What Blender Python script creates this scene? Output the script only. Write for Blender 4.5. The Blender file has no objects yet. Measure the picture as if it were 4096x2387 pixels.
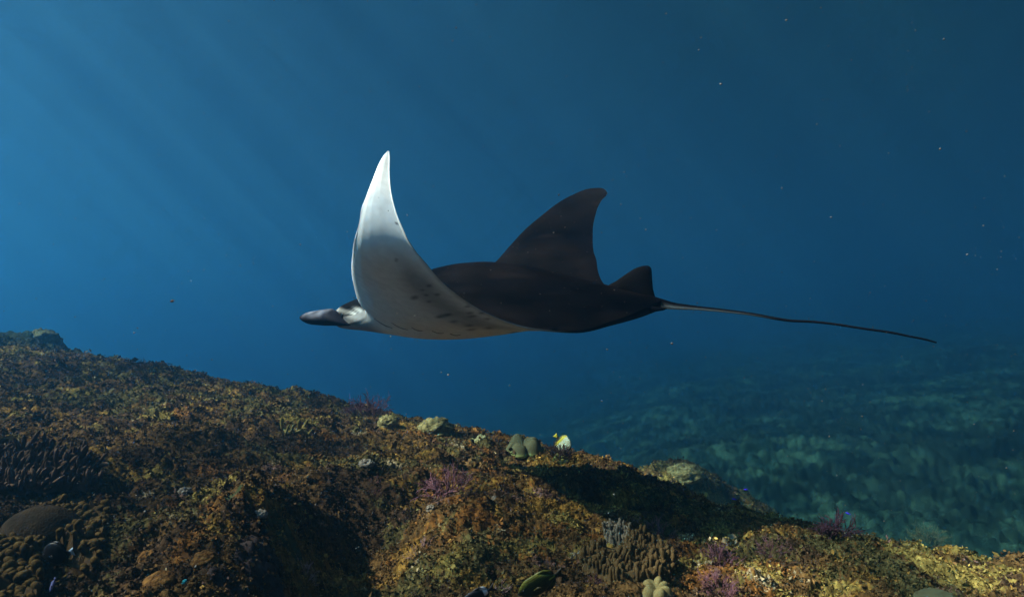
import bpy, math, random
import numpy as np
from mathutils import Vector, Matrix
from mathutils.bvhtree import BVHTree

random.seed(7)
rng = np.random.default_rng(11)
scene = bpy.context.scene
col = scene.collection

# ------------------------------------------------------------------ camera, sky, sun, exposure
cam_data = bpy.data.cameras.new('camera')
cam_data.sensor_fit = 'HORIZONTAL'
cam_data.angle = math.radians(80)
cam_data.clip_start = 0.02
cam_data.clip_end = 2000
cam = bpy.data.objects.new('camera', cam_data)
cam.rotation_euler = (math.radians(90), 0, 0)
col.objects.link(cam)
scene.camera = cam

SUN = Vector((-0.69, -0.10, 0.715)).normalized()
world = bpy.data.worlds.new('World')
scene.world = world
world.use_nodes = True
wn = world.node_tree
sky = wn.nodes.new('ShaderNodeTexSky')
sky.sky_type = 'NISHITA'
sky.sun_disc = False
sky.sun_elevation = math.asin(SUN.z)
sky.sun_rotation = math.atan2(SUN.x, SUN.y)
bg = wn.nodes['Background']
wn.links.new(sky.outputs[0], bg.inputs[0])
bg.inputs[1].default_value = 0.05

sun_data = bpy.data.lights.new('sun', 'SUN')
sun_data.energy = 5.0
sun_data.angle = math.radians(0.6)
sun_data.color = (1.0, 0.82, 0.68)
sun = bpy.data.objects.new('sun', sun_data)
sun.rotation_euler = SUN.to_track_quat('Z', 'Y').to_euler()
sun.location = SUN * 30
col.objects.link(sun)

vs = scene.view_settings
vs.view_transform = 'Standard'
vs.look = 'None'
vs.exposure = 2.5
vs.gamma = 1.0
vs.use_curve_mapping = False
scene.cycles.use_denoising = True
scene.cycles.max_bounces = 6
scene.cycles.diffuse_bounces = 3
scene.cycles.volume_bounces = 2
scene.cycles.transparent_max_bounces = 8

# ------------------------------------------------------------------ small helpers
F = 2048.0 / math.tan(math.radians(40))
CX, CY = 2048.0, 1193.5
def P(px, py, d):
    """point seen at a photo pixel, at a given distance in front of the camera"""
    return np.array([(px - CX) / F * d, d, (CY - py) / F * d])

def make_mesh(name, verts, faces, smooth=True, tint=None):
    verts = np.asarray(verts, dtype=np.float32)
    faces = np.asarray(faces, dtype=np.int32)
    k = faces.shape[1]
    me = bpy.data.meshes.new(name)
    me.vertices.add(len(verts)); me.vertices.foreach_set('co', verts.ravel())
    me.loops.add(faces.size); me.loops.foreach_set('vertex_index', faces.ravel())
    me.polygons.add(len(faces))
    me.polygons.foreach_set('loop_start', np.arange(0, faces.size, k, dtype=np.int32))
    me.polygons.foreach_set('loop_total', np.full(len(faces), k, dtype=np.int32))
    me.polygons.foreach_set('use_smooth', np.full(len(faces), smooth))
    me.update(calc_edges=True)
    if tint is not None:
        t = np.ones((len(verts), 4), dtype=np.float32); t[:, :3] = tint
        a = me.attributes.new('tint', 'FLOAT_COLOR', 'POINT'); a.data.foreach_set('color', t.ravel())
    return me

def link(name, me, mat=None, parent=None, loc=None):
    o = bpy.data.objects.new(name, me)
    col.objects.link(o)
    if mat is not None and me is not None and len(me.materials) == 0:
        me.materials.append(mat)
    elif mat is not None and me.materials[0] != mat:
        o.material_slots[0].link = 'OBJECT'; o.material_slots[0].material = mat
    if parent is not None: o.parent = parent
    if loc is not None: o.location = loc
    return o

def tag(o, label, cat=None, group=None, kind=None):
    o['label'] = label
    if cat: o['category'] = cat
    if group: o['group'] = group
    if kind: o['kind'] = kind
    return o

def smooth(a, b, x):
    t = np.clip((x - a) / (b - a), 0, 1)
    return t * t * (3 - 2 * t)

# ---- gradient noise
_perm = np.random.default_rng(5).permutation(256)
_perm = np.concatenate([_perm, _perm, _perm])
_ang = np.random.default_rng(6).random(256) * 2 * np.pi
_g2 = np.stack([np.cos(_ang), np.sin(_ang)], 1)
_g3 = np.random.default_rng(8).normal(size=(256, 3)); _g3 /= np.linalg.norm(_g3, axis=1)[:, None]
def noise2(x, y):
    xi = np.floor(x).astype(int); yi = np.floor(y).astype(int)
    xf = x - xi; yf = y - yi
    u = xf**3 * (xf * (xf * 6 - 15) + 10); v = yf**3 * (yf * (yf * 6 - 15) + 10)
    xi &= 255; yi &= 255
    def g(ix, iy, fx, fy):
        h = _perm[_perm[ix & 255] + (iy & 255)]
        return _g2[h, 0] * fx + _g2[h, 1] * fy
    a = g(xi, yi, xf, yf); b = g(xi + 1, yi, xf - 1, yf)
    c = g(xi, yi + 1, xf, yf - 1); d = g(xi + 1, yi + 1, xf - 1, yf - 1)
    return 1.5 * ((a + u * (b - a)) + v * ((c + u * (d - c)) - (a + u * (b - a))))
def noise3(p):
    p = np.asarray(p, dtype=float)
    i = np.floor(p).astype(int); f = p - i
    w = f**3 * (f * (f * 6 - 15) + 10); i &= 255
    out = 0
    for dx in (0, 1):
        for dy in (0, 1):
            for dz in (0, 1):
                h = _perm[_perm[_perm[(i[..., 0] + dx) & 255] + ((i[..., 1] + dy) & 255)] + ((i[..., 2] + dz) & 255)]
                g = _g3[h]
                dot = g[..., 0] * (f[..., 0] - dx) + g[..., 1] * (f[..., 1] - dy) + g[..., 2] * (f[..., 2] - dz)
                wt = (w[..., 0] if dx else 1 - w[..., 0]) * (w[..., 1] if dy else 1 - w[..., 1]) * (w[..., 2] if dz else 1 - w[..., 2])
                out = out + dot * wt
    return out * 1.5
def fbm2(x, y, octaves=4, gain=0.5):
    a, s, f = 1.0, 0.0, 1.0
    for k in range(octaves):
        s = s + a * noise2(x * f + 17.3 * k, y * f - 9.1 * k); a *= gain; f *= 2.03
    return s

# ------------------------------------------------------------------ materials
def new_mat(name):
    m = bpy.data.materials.new(name); m.use_nodes = True
    return m, m.node_tree, m.node_tree.nodes['Principled BSDF']

def tint_mat(name, rough=0.85, spec=0.2, bump=0.3, bscale=120.0, bdist=0.004, var=0.35, vscale=60.0, coat=0.0):
    """surface colour from the 'tint' attribute, broken up by noise, with fine relief"""
    m, nt, b = new_mat(name)
    at = nt.nodes.new('ShaderNodeAttribute'); at.attribute_name = 'tint'
    tc = nt.nodes.new('ShaderNodeTexCoord')
    n = nt.nodes.new('ShaderNodeTexNoise'); n.inputs['Scale'].default_value = vscale; n.inputs['Detail'].default_value = 4
    nt.links.new(tc.outputs['Object'], n.inputs['Vector'])
    mr = nt.nodes.new('ShaderNodeMapRange')
    mr.inputs['From Min'].default_value = 0.3; mr.inputs['From Max'].default_value = 0.7
    mr.inputs['To Min'].default_value = 1 - var; mr.inputs['To Max'].default_value = 1 + var
    nt.links.new(n.outputs['Fac'], mr.inputs['Value'])
    mul = nt.nodes.new('ShaderNodeVectorMath'); mul.operation = 'SCALE'
    nt.links.new(at.outputs['Color'], mul.inputs[0]); nt.links.new(mr.outputs[0], mul.inputs['Scale'])
    nt.links.new(mul.outputs[0], b.inputs['Base Color'])
    b.inputs['Roughness'].default_value = rough
    b.inputs['Specular IOR Level'].default_value = spec * 0.25
    b.inputs['Coat Weight'].default_value = coat
    if bump:
        n2 = nt.nodes.new('ShaderNodeTexNoise'); n2.inputs['Scale'].default_value = bscale; n2.inputs['Detail'].default_value = 5
        nt.links.new(tc.outputs['Object'], n2.inputs['Vector'])
        bp = nt.nodes.new('ShaderNodeBump'); bp.inputs['Strength'].default_value = bump; bp.inputs['Distance'].default_value = bdist
        nt.links.new(n2.outputs['Fac'], bp.inputs['Height']); nt.links.new(bp.outputs[0], b.inputs['Normal'])
    return m

def plain_mat(name, c1, c2, scale=40.0, rough=0.8, spec=0.2, bump=0.4, bscale=200.0, bdist=0.003, voronoi=False):
    """two mottled colours with fine polyp-like relief"""
    m, nt, b = new_mat(name)
    tc = nt.nodes.new('ShaderNodeTexCoord')
    n = nt.nodes.new('ShaderNodeTexNoise'); n.inputs['Scale'].default_value = scale; n.inputs['Detail'].default_value = 5
    nt.links.new(tc.outputs['Object'], n.inputs['Vector'])
    r = nt.nodes.new('ShaderNodeValToRGB')
    r.color_ramp.elements[0].position = 0.35; r.color_ramp.elements[0].color = (*c1, 1)
    r.color_ramp.elements[1].position = 0.68; r.color_ramp.elements[1].color = (*c2, 1)
    nt.links.new(n.outputs['Fac'], r.inputs[0]); nt.links.new(r.outputs[0], b.inputs['Base Color'])
    b.inputs['Roughness'].default_value = rough; b.inputs['Specular IOR Level'].default_value = spec * 0.25
    if voronoi:
        n2 = nt.nodes.new('ShaderNodeTexVoronoi'); out = 'Distance'
    else:
        n2 = nt.nodes.new('ShaderNodeTexNoise'); n2.inputs['Detail'].default_value = 4; out = 'Fac'
    n2.inputs['Scale'].default_value = bscale
    nt.links.new(tc.outputs['Object'], n2.inputs['Vector'])
    bp = nt.nodes.new('ShaderNodeBump'); bp.inputs['Strength'].default_value = bump; bp.inputs['Distance'].default_value = bdist
    nt.links.new(n2.outputs[out], bp.inputs['Height']); nt.links.new(bp.outputs[0], b.inputs['Normal'])
    return m

# ------------------------------------------------------------------ water body (haze) and the surface above
SURF = 7.0
def build_water():
    m = bpy.data.materials.new('sea_water'); m.use_nodes = True
    nt = m.node_tree; nt.nodes.clear()
    out = nt.nodes.new('ShaderNodeOutputMaterial')
    pv = nt.nodes.new('ShaderNodeVolumePrincipled')
    # scattering and extinction per metre
    ss = np.array([0.0042, 0.0160, 0.0292])
    st = np.array([0.056, 0.038, 0.0385])
    dens = 0.25
    color = ss / dens
    k = (st - ss) / (dens * (1 - color))
    ab = (1 - k) ** 2
    pv.inputs['Color'].default_value = (*color, 1)
    pv.inputs['Absorption Color'].default_value = (*ab, 1)
    pv.inputs['Density'].default_value = dens
    pv.inputs['Density Attribute'].default_value = ''
    pv.inputs['Anisotropy'].default_value = 0.84
    nt.links.new(pv.outputs[0], out.inputs['Volume'])
    try: m.cycles.homogeneous_volume = True
    except Exception: pass
    x, z0, z1 = 420.0, -22.0, SURF
    v = [(sx * x, sy * x, z) for z in (z0, z1) for sx, sy in ((-1, -1), (1, -1), (1, 1), (-1, 1))]
    f = [(3, 2, 1, 0), (4, 5, 6, 7), (0, 1, 5, 4), (1, 2, 6, 5), (2, 3, 7, 6), (3, 0, 4, 7)]
    o = link('haze', make_mesh('haze', v, f, smooth=False), m)
    o['label'] = 'clear blue sea water filling the whole scene'
    o['kind'] = 'stuff'
    # surface seen from below: lets steep light through, mirrors the deep at flat angles
    m2 = bpy.data.materials.new('water_surface'); m2.use_nodes = True
    nt = m2.node_tree; nt.nodes.clear()
    out = nt.nodes.new('ShaderNodeOutputMaterial')
    tr = nt.nodes.new('ShaderNodeBsdfTransparent'); gl = nt.nodes.new('ShaderNodeBsdfGlossy'); gl.inputs['Roughness'].default_value = 0.15
    geo = nt.nodes.new('ShaderNodeNewGeometry')
    mp = nt.nodes.new('ShaderNodeMapping'); mp.inputs['Rotation'].default_value = (0, 0, .6); mp.inputs['Scale'].default_value = (1.0, .62, 1)
    mp.inputs['Location'].default_value = (3.1, 1.7, 0)
    wv = nt.nodes.new('ShaderNodeTexNoise'); wv.inputs['Scale'].default_value = 1.05; wv.inputs['Detail'].default_value = 3; wv.inputs['Distortion'].default_value = .6
    nt.links.new(geo.outputs['Position'], mp.inputs['Vector']); nt.links.new(mp.outputs[0], wv.inputs['Vector'])
    wr = nt.nodes.new('ShaderNodeMapRange'); wr.interpolation_type = 'SMOOTHSTEP'
    wr.inputs['From Min'].default_value = .40; wr.inputs['From Max'].default_value = .60; wr.inputs['To Min'].default_value = .30; wr.inputs['To Max'].default_value = 1.0
    nt.links.new(wv.outputs['Fac'], wr.inputs['Value']); nt.links.new(wr.outputs[0], tr.inputs['Color'])  # wave pattern put into the transparency to shape shafts and dappled sun
    fr = nt.nodes.new('ShaderNodeFresnel'); fr.inputs['IOR'].default_value = 1.333
    mx = nt.nodes.new('ShaderNodeMixShader')
    nt.links.new(fr.outputs[0], mx.inputs[0]); nt.links.new(tr.outputs[0], mx.inputs[1]); nt.links.new(gl.outputs[0], mx.inputs[2])
    nt.links.new(mx.outputs[0], out.inputs['Surface'])
    z = SURF - 0.15; x = 419.0
    o2 = link('water_surface', make_mesh('water_surface', [(-x, -x, z), (x, -x, z), (x, x, z), (-x, x, z)], [(0, 1, 2, 3)], smooth=False), m2)
    o2['label'] = 'sea surface overhead, mottled transparency added to throw light shafts and dapple'; o2['kind'] = 'structure'
build_water()

# ------------------------------------------------------------------ sea floor: reef slope falling to a deeper bottom
COLS = {
    0:    [(1.45, 2387), (2.4, 1900), (3.8, 1600), (5.5, 1400), (7.5, 1350), (9.5, None, -1.4), (16, None, -8.0), (38, None, -15), (75, None, -18)],
    700:  [(1.50, 2387), (2.5, 1900), (3.9, 1650), (5.2, 1525), (6.5, 1488), (8.0, None, -1.8), (14, None, -8.0), (38, None, -15), (75, None, -18)],
    1400: [(1.60, 2387), (2.1, 2100), (3.1, 1850), (4.6, 1690), (5.6, 1625), (7.0, None, -2.1), (12, None, -7.5), (38, None, -15), (75, None, -18)],
    2048: [(1.70, 2387), (2.3, 2100), (3.2, 1910), (4.2, 1808), (5.0, 1760), (6.2, None, -2.2), (12, None, -6.5), (38, None, -9), (75, None, -11)],
    2650: [(1.75, 2387), (2.3, 2160), (2.8, 2030), (3.3, 1960), (3.8, 1915), (5.0, None, -2.0), (10, None, -4.2), (38, None, -5.5), (75, None, -7)],
    3400: [(1.85, 2387), (2.1, 2290), (2.35, 2215), (2.6, 2158), (2.85, 2172), (4.0, None, -1.9), (8, None, -3.6), (38, None, -4.2), (75, None, -4.6)],
    4096: [(1.95, 2387), (2.1, 2335), (2.25, 2297), (2.4, 2265), (2.55, 2275), (3.7, None, -2.0), (8, None, -3.5), (38, None, -2.9), (75, None, -2.2)],
}
def build_profile():
    th, R, Z = [], [], []
    for px in sorted(COLS):
        u = (px - CX) / F; k = math.sqrt(1 + u * u)
        th.append(math.atan(u)); r, z = [], []
        for e in COLS[px]:
            d = e[0]; r.append(d * k)
            z.append(e[2] if len(e) == 3 else (CY - e[1]) / F * d)
        R.append([0.25] + r + [130]); Z.append([z[0] + 0.05] + z + [z[-1] - 1.0])
    th = [-math.pi, th[0] - 0.5] + th + [th[-1] + 0.5, math.pi]
    R = [R[0], R[0]] + R + [R[-1], R[-1]]; Z = [Z[0], Z[0]] + Z + [Z[-1], Z[-1]]
    return np.array(th), np.array(R), np.array(Z)
_TH, _R, _Z = build_profile()

def sgauss(x, y, cx, cy, sx, sy, p=2.0, rot=0.0):
    c, s = math.cos(rot), math.sin(rot)
    dx, dy = x - cx, y - cy
    a = (c * dx + s * dy) / sx; b = (-s * dx + c * dy) / sy
    return np.exp(-((a * a + b * b) ** (p / 2)))

def relief(x, y, base, r):
    """hollows, mounds and lumps on top of the base slope"""
    z = base.copy()
    z += 1.05 * sgauss(x, y, 1.35, 7.8, 1.35, 1.2, 3.0) + 0.7 * sgauss(x, y, 3.0, 8.3, 1.0, 1.0, 2.5)
    # gully in the foreground and the hump that shades it
    z -= 0.24 * sgauss(x, y, -0.50, 1.98, 0.20, 0.60, 2.2, 0.12)
    z += 0.09 * sgauss(x, y, -0.86, 2.0, 0.16, 0.45, 2.0, 0.12)
    z -= 0.12 * sgauss(x, y, -1.55, 2.35, 0.35, 0.28, 2.0)
    z += 0.05 * sgauss(x, y, 0.15, 2.2, 0.35, 0.5, 2.0)
    far = smooth(5.0, 12.0, r)
    a = 1 - far
    z += a * (0.075 * fbm2(x * 1.3 + 3, y * 1.3, 2) + 0.050 * np.abs(noise2(x * 3.4, y * 3.4 + 5)) - 0.02)
    z += (0.034 * noise2(x * 8 + 2, y * 8) + 0.026 * np.abs(noise2(x * 15, y * 15 + 9)))
    z += (0.016 * noise2(x * 31 + 4, y * 31) + 0.008 * noise2(x * 63, y * 63 + 7))
    z += far * (0.35 * noise2(x * 0.16, y * 0.16 + 3) + 0.12 * fbm2(x * 0.7 + 5, y * 0.7, 2) + 0.13 * np.abs(noise2(x * 1.9, y * 1.9)) + 0.15 * np.abs(noise2(x * 4.1, y * 4.1)) + 0.07 * noise2(x * 8.3, y * 8.3))
    return z

# palette of encrusting growth (real albedo)
PAL = 0.64 * np.array([[0.200, 0.110, 0.022],   # ochre
                [0.185, 0.138, 0.036],   # yellow green
                [0.070, 0.036, 0.014],   # brown
                [0.024, 0.012, 0.012],   # dark maroon
                [0.130, 0.070, 0.066],   # dusky pink
                [0.060, 0.056, 0.022],   # olive
                [0.300, 0.240, 0.150],   # pale
                [0.140, 0.052, 0.012]])  # orange brown
def growth_colour(x, y, r, rnd, jitter=0.35):
    n = len(x); sc = np.zeros((n, len(PAL)))
    for k in range(len(PAL)):
        sc[:, k] = 0.9 * noise2(x * 2.1 + 31 * k, y * 2.1 - 13 * k) + 0.7 * noise2(x * 7.3 - 11 * k, y * 7.3 + 23 * k)
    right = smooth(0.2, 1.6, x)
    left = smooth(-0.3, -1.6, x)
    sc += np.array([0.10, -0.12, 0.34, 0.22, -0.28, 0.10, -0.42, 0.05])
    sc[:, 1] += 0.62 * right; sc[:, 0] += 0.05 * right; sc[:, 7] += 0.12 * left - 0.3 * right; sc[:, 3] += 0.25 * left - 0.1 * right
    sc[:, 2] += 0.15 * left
    up = left * smooth(3.2, 5.0, r); sc[:, 1] += 0.40 * up; sc[:, 5] += 0.30 * up; sc[:, 7] -= 0.4 * up
    sc += rnd.normal(size=sc.shape) * jitter
    c = PAL[np.argmax(sc, 1)].copy()
    c = c * 0.7 + 0.3 * np.array([0.115, 0.068, 0.020]) * 0.56
    c *= np.exp(0.30 * rnd.normal(size=(n, 1))).clip(0.35, 2.4)
    c *= (1 - 0.50 * left * smooth(4.5, 2.5, r))[:, None]  # left foreground darkened in its colour, standing in for light fall-off
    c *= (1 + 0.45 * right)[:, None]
    # deeper bottom: dark rubble and sandy patches, sun dapple and water tint painted in
    far = smooth(6.5, 9.5, r)
    sand_dapple = smooth(-0.2, 1.0, 0.55 * fbm2(x * 0.25 + 8, y * 0.25, 2) + 0.45 * noise2(x * 1.7, y * 1.7) + 0.55 * noise2(x * 4.5 + 3, y * 4.5) + 0.40 * noise2(x * 11, y * 11))
    fc = (1 - sand_dapple[:, None]) * np.array([0.004, 0.009, 0.007]) + sand_dapple[:, None] * np.array([0.021, 0.045, 0.030])
    return c * (1 - far[:, None]) + fc * far[:, None]

def build_floor():
    th = np.concatenate([np.radians(np.linspace(-180, -56, 26)[:-1]), np.radians(np.linspace(-56, 56, 720)), np.radians(np.linspace(56, 180, 26)[1:])])
    r = np.concatenate([np.geomspace(0.25, 1.25, 36)[:-1], np.geomspace(1.25, 9.5, 470)[:-1], np.geomspace(9.5, 115, 170)])
    nk = _R.shape[1]
    RI = np.stack([np.interp(th, _TH, _R[:, k]) for k in range(nk)], 1)
    ZI = np.stack([np.interp(th, _TH, _Z[:, k]) for k in range(nk)], 1)
    base = np.stack([np.interp(r, RI[i], ZI[i]) for i in range(len(th))])   # th x r
    # soften the knots of the profile
    for _ in range(10):
        base[:, 1:-1] = 0.25 * base[:, :-2] + 0.5 * base[:, 1:-1] + 0.25 * base[:, 2:]
    for _ in range(60):
        base[1:-1] = 0.25 * base[:-2] + 0.5 * base[1:-1] + 0.25 * base[2:]
    TH, RR = np.meshgrid(th, r, indexing='ij')
    X = RR * np.sin(TH); Y = RR * np.cos(TH)
    Z = relief(X.ravel(), Y.ravel(), base.ravel(), RR.ravel())
    return th, r, X, Y, Z.reshape(X.shape)
_fth, _fr, _FX, _FY, _FZ = build_floor()
_lr = np.log(_fr)
def ground(x, y):
    x = np.atleast_1d(np.asarray(x, float)); y = np.atleast_1d(np.asarray(y, float))
    t = np.arctan2(x, y); l = np.log(np.clip(np.hypot(x, y), _fr[0], _fr[-1] * 0.999))
    i = np.clip(np.searchsorted(_fth, t) - 1, 0, len(_fth) - 2); j = np.clip(np.searchsorted(_lr, l) - 1, 0, len(_lr) - 2)
    a = (t - _fth[i]) / (_fth[i + 1] - _fth[i]); b = (l - _lr[j]) / (_lr[j + 1] - _lr[j])
    return (1 - a) * ((1 - b) * _FZ[i, j] + b * _FZ[i, j + 1]) + a * ((1 - b) * _FZ[i + 1, j] + b * _FZ[i + 1, j + 1])
def on_ground(px, py):
    """where the line of sight through a photo pixel meets the sea floor"""
    d = np.geomspace(0.5, 60, 4000)
    u, v = (px - CX) / F, (CY - py) / F
    z = ground(u * d, d)
    k = np.argmax(z >= v * d)
    return np.array([u * d[k], d[k], float(z[k])])
def ground_normal(x, y, e=0.06):
    gx = float(ground(x + e, y)[0] - ground(x - e, y)[0]) / (2 * e); gy = float(ground(x, y + e)[0] - ground(x, y - e)[0]) / (2 * e)
    return Vector((-gx, -gy, 1)).normalized()

def floor_object():
    nt_, nr = _FX.shape
    v = np.stack([_FX, _FY, _FZ], -1).reshape(-1, 3)
    # close the disc under the camera
    i = np.arange(nt_ - 1)[:, None]; j = np.arange(nr - 1)[None, :]
    a = i * nr + j
    f = np.stack([a, a + nr, a + nr + 1, a + 1], -1).reshape(-1, 4)
    f = f[:, ::-1]
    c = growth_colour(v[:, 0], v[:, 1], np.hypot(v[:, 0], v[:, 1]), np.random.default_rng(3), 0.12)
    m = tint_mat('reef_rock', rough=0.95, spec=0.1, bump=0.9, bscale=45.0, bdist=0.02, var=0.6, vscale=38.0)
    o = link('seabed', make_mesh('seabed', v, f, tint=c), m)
    o['label'] = 'reef slope overgrown with algae falling away to a deeper sandy bottom'; o['kind'] = 'structure'
floor_object()

def turf_object(n=125000, k=6):
    R2 = np.random.default_rng(21)
    th = np.radians(R2.uniform(-47, 47, n)); r = np.exp(R2.uniform(math.log(1.15), math.log(9.0), n))
    x = r * np.sin(th); y = r * np.cos(th); z = ground(x, y)
    s = (0.0042 + 0.0026 * r) * np.exp(R2.normal(size=n) * 0.35)
    bush = R2.random(n) < 0.04; s[bush] *= 1.8
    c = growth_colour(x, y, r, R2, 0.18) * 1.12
    p = np.stack([x, y, z - 0.2 * s], 1)
    d = R2.normal(size=(n, k, 3)); d[..., 2] = np.abs(d[..., 2]) * 0.9 + 0.1; d /= np.linalg.norm(d, axis=2, keepdims=True)
    cen = p[:, None] + d * (s[:, None] * R2.uniform(0.25, 1.0, (n, k)))[..., None]
    t1 = R2.normal(size=(n, k, 3)); t1 /= np.linalg.norm(t1, axis=2, keepdims=True)
    t2 = np.cross(t1, R2.normal(size=(n, k, 3))); t2 /= np.linalg.norm(t2, axis=2, keepdims=True)
    l1 = (s[:, None] * R2.uniform(0.22, 0.5, (n, k)))[..., None]; l2 = (s[:, None] * R2.uniform(0.15, 0.38, (n, k)))[..., None]
    q = np.stack([cen - t1 * l1, cen + t2 * l2, cen + t1 * l1, cen - t2 * l2], 2)   # n k 4 3
    cc = c[:, None, :] * np.exp(0.30 * R2.normal(size=(n, k, 1))).clip(0.4, 2.4)
    cc = np.repeat(cc[:, :, None, :], 4, 2)
    me = make_mesh('algae_turf', q.reshape(-1, 3), np.arange(n * k * 4).reshape(-1, 4), smooth=False, tint=cc.reshape(-1, 3))
    m = tint_mat('algae', rough=0.8, spec=0.25, bump=0, var=0.3, vscale=90)
    o = link('algae_turf', me, m)
    o['label'] = 'brown and yellow green algae turf covering the reef'; o['kind'] = 'stuff'
turf_object()

# ------------------------------------------------------------------ manta ray
MC = np.array([-0.12, 3.05, 0.0])
_a = math.radians(25)
FV = np.array([-math.cos(_a), math.sin(_a), 0.0])      # heading
LV = np.array([-math.sin(_a), -math.cos(_a), 0.0])     # towards its near wing
def loc2w(f, l, z):
    f, l, z = np.broadcast_arrays(np.asarray(f, float), np.asarray(l, float), np.asarray(z, float))
    return f[..., None] * FV + l[..., None] * LV + z[..., None] * np.array([0, 0, 1.0])   # relative to MC
def solve(px, py, l):
    u = (px - CX) / F
    f = (u * (MC[1] + l * LV[1]) - MC[0] - l * LV[0]) / (FV[0] - u * FV[1])
    d = MC[1] + f * FV[1] + l * LV[1]
    return (f, l, (CY - py) / F * d)

def pchip(xs, ys, x):
    xs = np.asarray(xs, float); ys = np.asarray(ys, float)
    h = np.diff(xs); dl = np.diff(ys, axis=0) / h[:, None]
    m = np.zeros_like(ys)
    for k in range(1, len(xs) - 1):
        w1, w2 = 2 * h[k] + h[k - 1], h[k] + 2 * h[k - 1]
        ok = dl[k - 1] * dl[k] > 0
        with np.errstate(divide='ignore', invalid='ignore'):
            m[k] = np.where(ok, (w1 + w2) / (w1 / dl[k - 1] + w2 / dl[k]), 0)
    m[0] = dl[0]; m[-1] = dl[-1]
    k = np.clip(np.searchsorted(xs, x) - 1, 0, len(xs) - 2)
    t = ((x - xs[k]) / h[k])[:, None]; hk = h[k][:, None]
    return (2*t**3 - 3*t**2 + 1) * ys[k] + (t**3 - 2*t**2 + t) * hk * m[k] + (-2*t**3 + 3*t**2) * ys[k + 1] + (t**3 - t**2) * hk * m[k + 1]

LE_in = [(.87, 0, -.105), (.87, .08, -.105), (.855, .15, -.105), (.80, .205, -.10), (.70, .235, -.09), (.62, .26, -.08)]
LE_near = [(1457, 1241, .285), (1430, 1190, .45), (1412, 1125, .65), (1406, 1068, .85), (1409, 1025, .965), (1422, 943, 1.045),
           (1442, 857, 1.05), (1462, 793, 1.015), (1491, 718, .945), (1520, 648, .86), (1540, 617, .815), (1552, 606, .80)]
TE_near = [(2640, 1222, .04), (2610, 1235, .10), (2560, 1256, .19), (2450, 1292, .31), (2300, 1327, .42), (2150, 1318, .50), (2076, 1302, .55), (1960, 1259, .65),
           (1856, 1198, .76), (1775, 1134, .86), (1705, 1056, .945), (1659, 1001, .985), (1624, 943, 1.01), (1596, 880, 1.005), (1572, 805, .975),
           (1562, 753, .94), (1558, 683, .875), (1559, 630, .82), (1557, 608, .80)]
LE_far = [(1976, 1054, -.68), (2033, 991, -.80), (2100, 919, -.93), (2167, 862, -1.03), (2243, 805, -1.12), (2310, 771, -1.17),
          (2357, 754, -1.185), (2395, 751, -1.17), (2420, 758, -1.145), (2430, 772, -1.125)]
TE_far = [(2417, 1138, -.58), (2391, 1081, -.72), (2386, 1043, -.80), (2374, 1005, -.88), (2371, 948, -.98), (2374, 891, -1.05), (2386, 843, -1.10),
          (2405, 802, -1.125), (2424, 783, -1.125)]
def edge(points):
    p = np.array(points); 
    s = np.concatenate([[0], np.cumsum(np.hypot(np.diff(p[:, 1]), np.diff(p[:, 2])) + 1e-4)])
    return s / s[-1], p
le_n = edge(LE_in + [solve(*q) for q in LE_near])
te_n = edge([(-.86, 0, -.025)] + [solve(*q) for q in TE_near])
mir = [(f, -l, z + 0.10 * l) for f, l, z in LE_in]
le_f = edge(mir + [(.55, -.29, -.02), (.47, -.45, .07), (.39, -.57, .13)] + [solve(*q) for q in LE_far])
te_f = edge([(-.86, 0, -.025), (-.84, -.10, -.02), (-.79, -.19, -.01), (-.70, -.31, .0), (-.56, -.44, .03)] + [solve(*q) for q in TE_far])

NS, NC = 190, 96
def half_sheet(le, te, sign):
    s = np.linspace(0, 1, NS) ** 0.95
    L = pchip(le[0], le[1], s); T = pchip(te[0], te[1], s)
    return s, L, T
sN, LN, TN = half_sheet(le_n, te_n, 1)
sF, LF, TF = half_sheet(le_f, te_f, -1)
LEs = np.concatenate([LF[:0:-1], LN]); TEs = np.concatenate([TF[:0:-1], TN]); SS = np.concatenate([-sF[:0:-1], sN])
for _ in range(2):
    LEs[1:-1] = .25 * LEs[:-2] + .5 * LEs[1:-1] + .25 * LEs[2:]
    TEs[1:-1] = .25 * TEs[:-2] + .5 * TEs[1:-1] + .25 * TEs[2:]
cc_ = 0.5 - 0.5 * np.cos(np.linspace(0, np.pi, NC))
M = LEs[:, None] * (1 - cc_)[None, :, None] + TEs[:, None] * cc_[None, :, None]          # mean sheet (f,l,z)
lm = np.abs(M[..., 1]); body = np.exp(-(lm / 0.26) ** 2)
M[..., 2] += 0.075 * body * np.sin(np.pi * np.clip((cc_[None] - .02) / .98, 0, 1)) ** 0.8
# thickness
th_l = np.interp(np.abs(SS), [0, .08, .15, .22, .30, .40, .52, .68, .85, .95, 1.0], [.37, .355, .30, .225, .155, .105, .072, .045, .026, .014, .006])
p_body = np.interp(cc_, [0, .008, .025, .06, .12, .2, .3, .4, .5, .62, .75, .88, .96, 1], [0, .22, .33, .42, .53, .70, .91, 1, .97, .80, .52, .28, .17, .10])
p_wing = np.interp(cc_, [0, .02, .06, .15, .3, .5, .75, .95, 1], [0, .35, .62, .90, 1, .85, .45, .12, .05])
wb = np.exp(-(np.abs(SS) / 0.25) ** 3)[:, None]
T = th_l[:, None] * (wb * p_body[None] + (1 - wb) * p_wing[None])
T = np.maximum(T, 0.004 * (cc_[None] > 0.001))
for _ in range(4):
    T[:, 1:-1] = .25 * T[:, :-2] + .5 * T[:, 1:-1] + .25 * T[:, 2:]
    T[1:-1] = .25 * T[:-2] + .5 * T[1:-1] + .25 * T[2:]
dS = np.gradient(M, axis=0); dC = np.gradient(M, axis=1)
N = np.cross(dS, dC)
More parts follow.
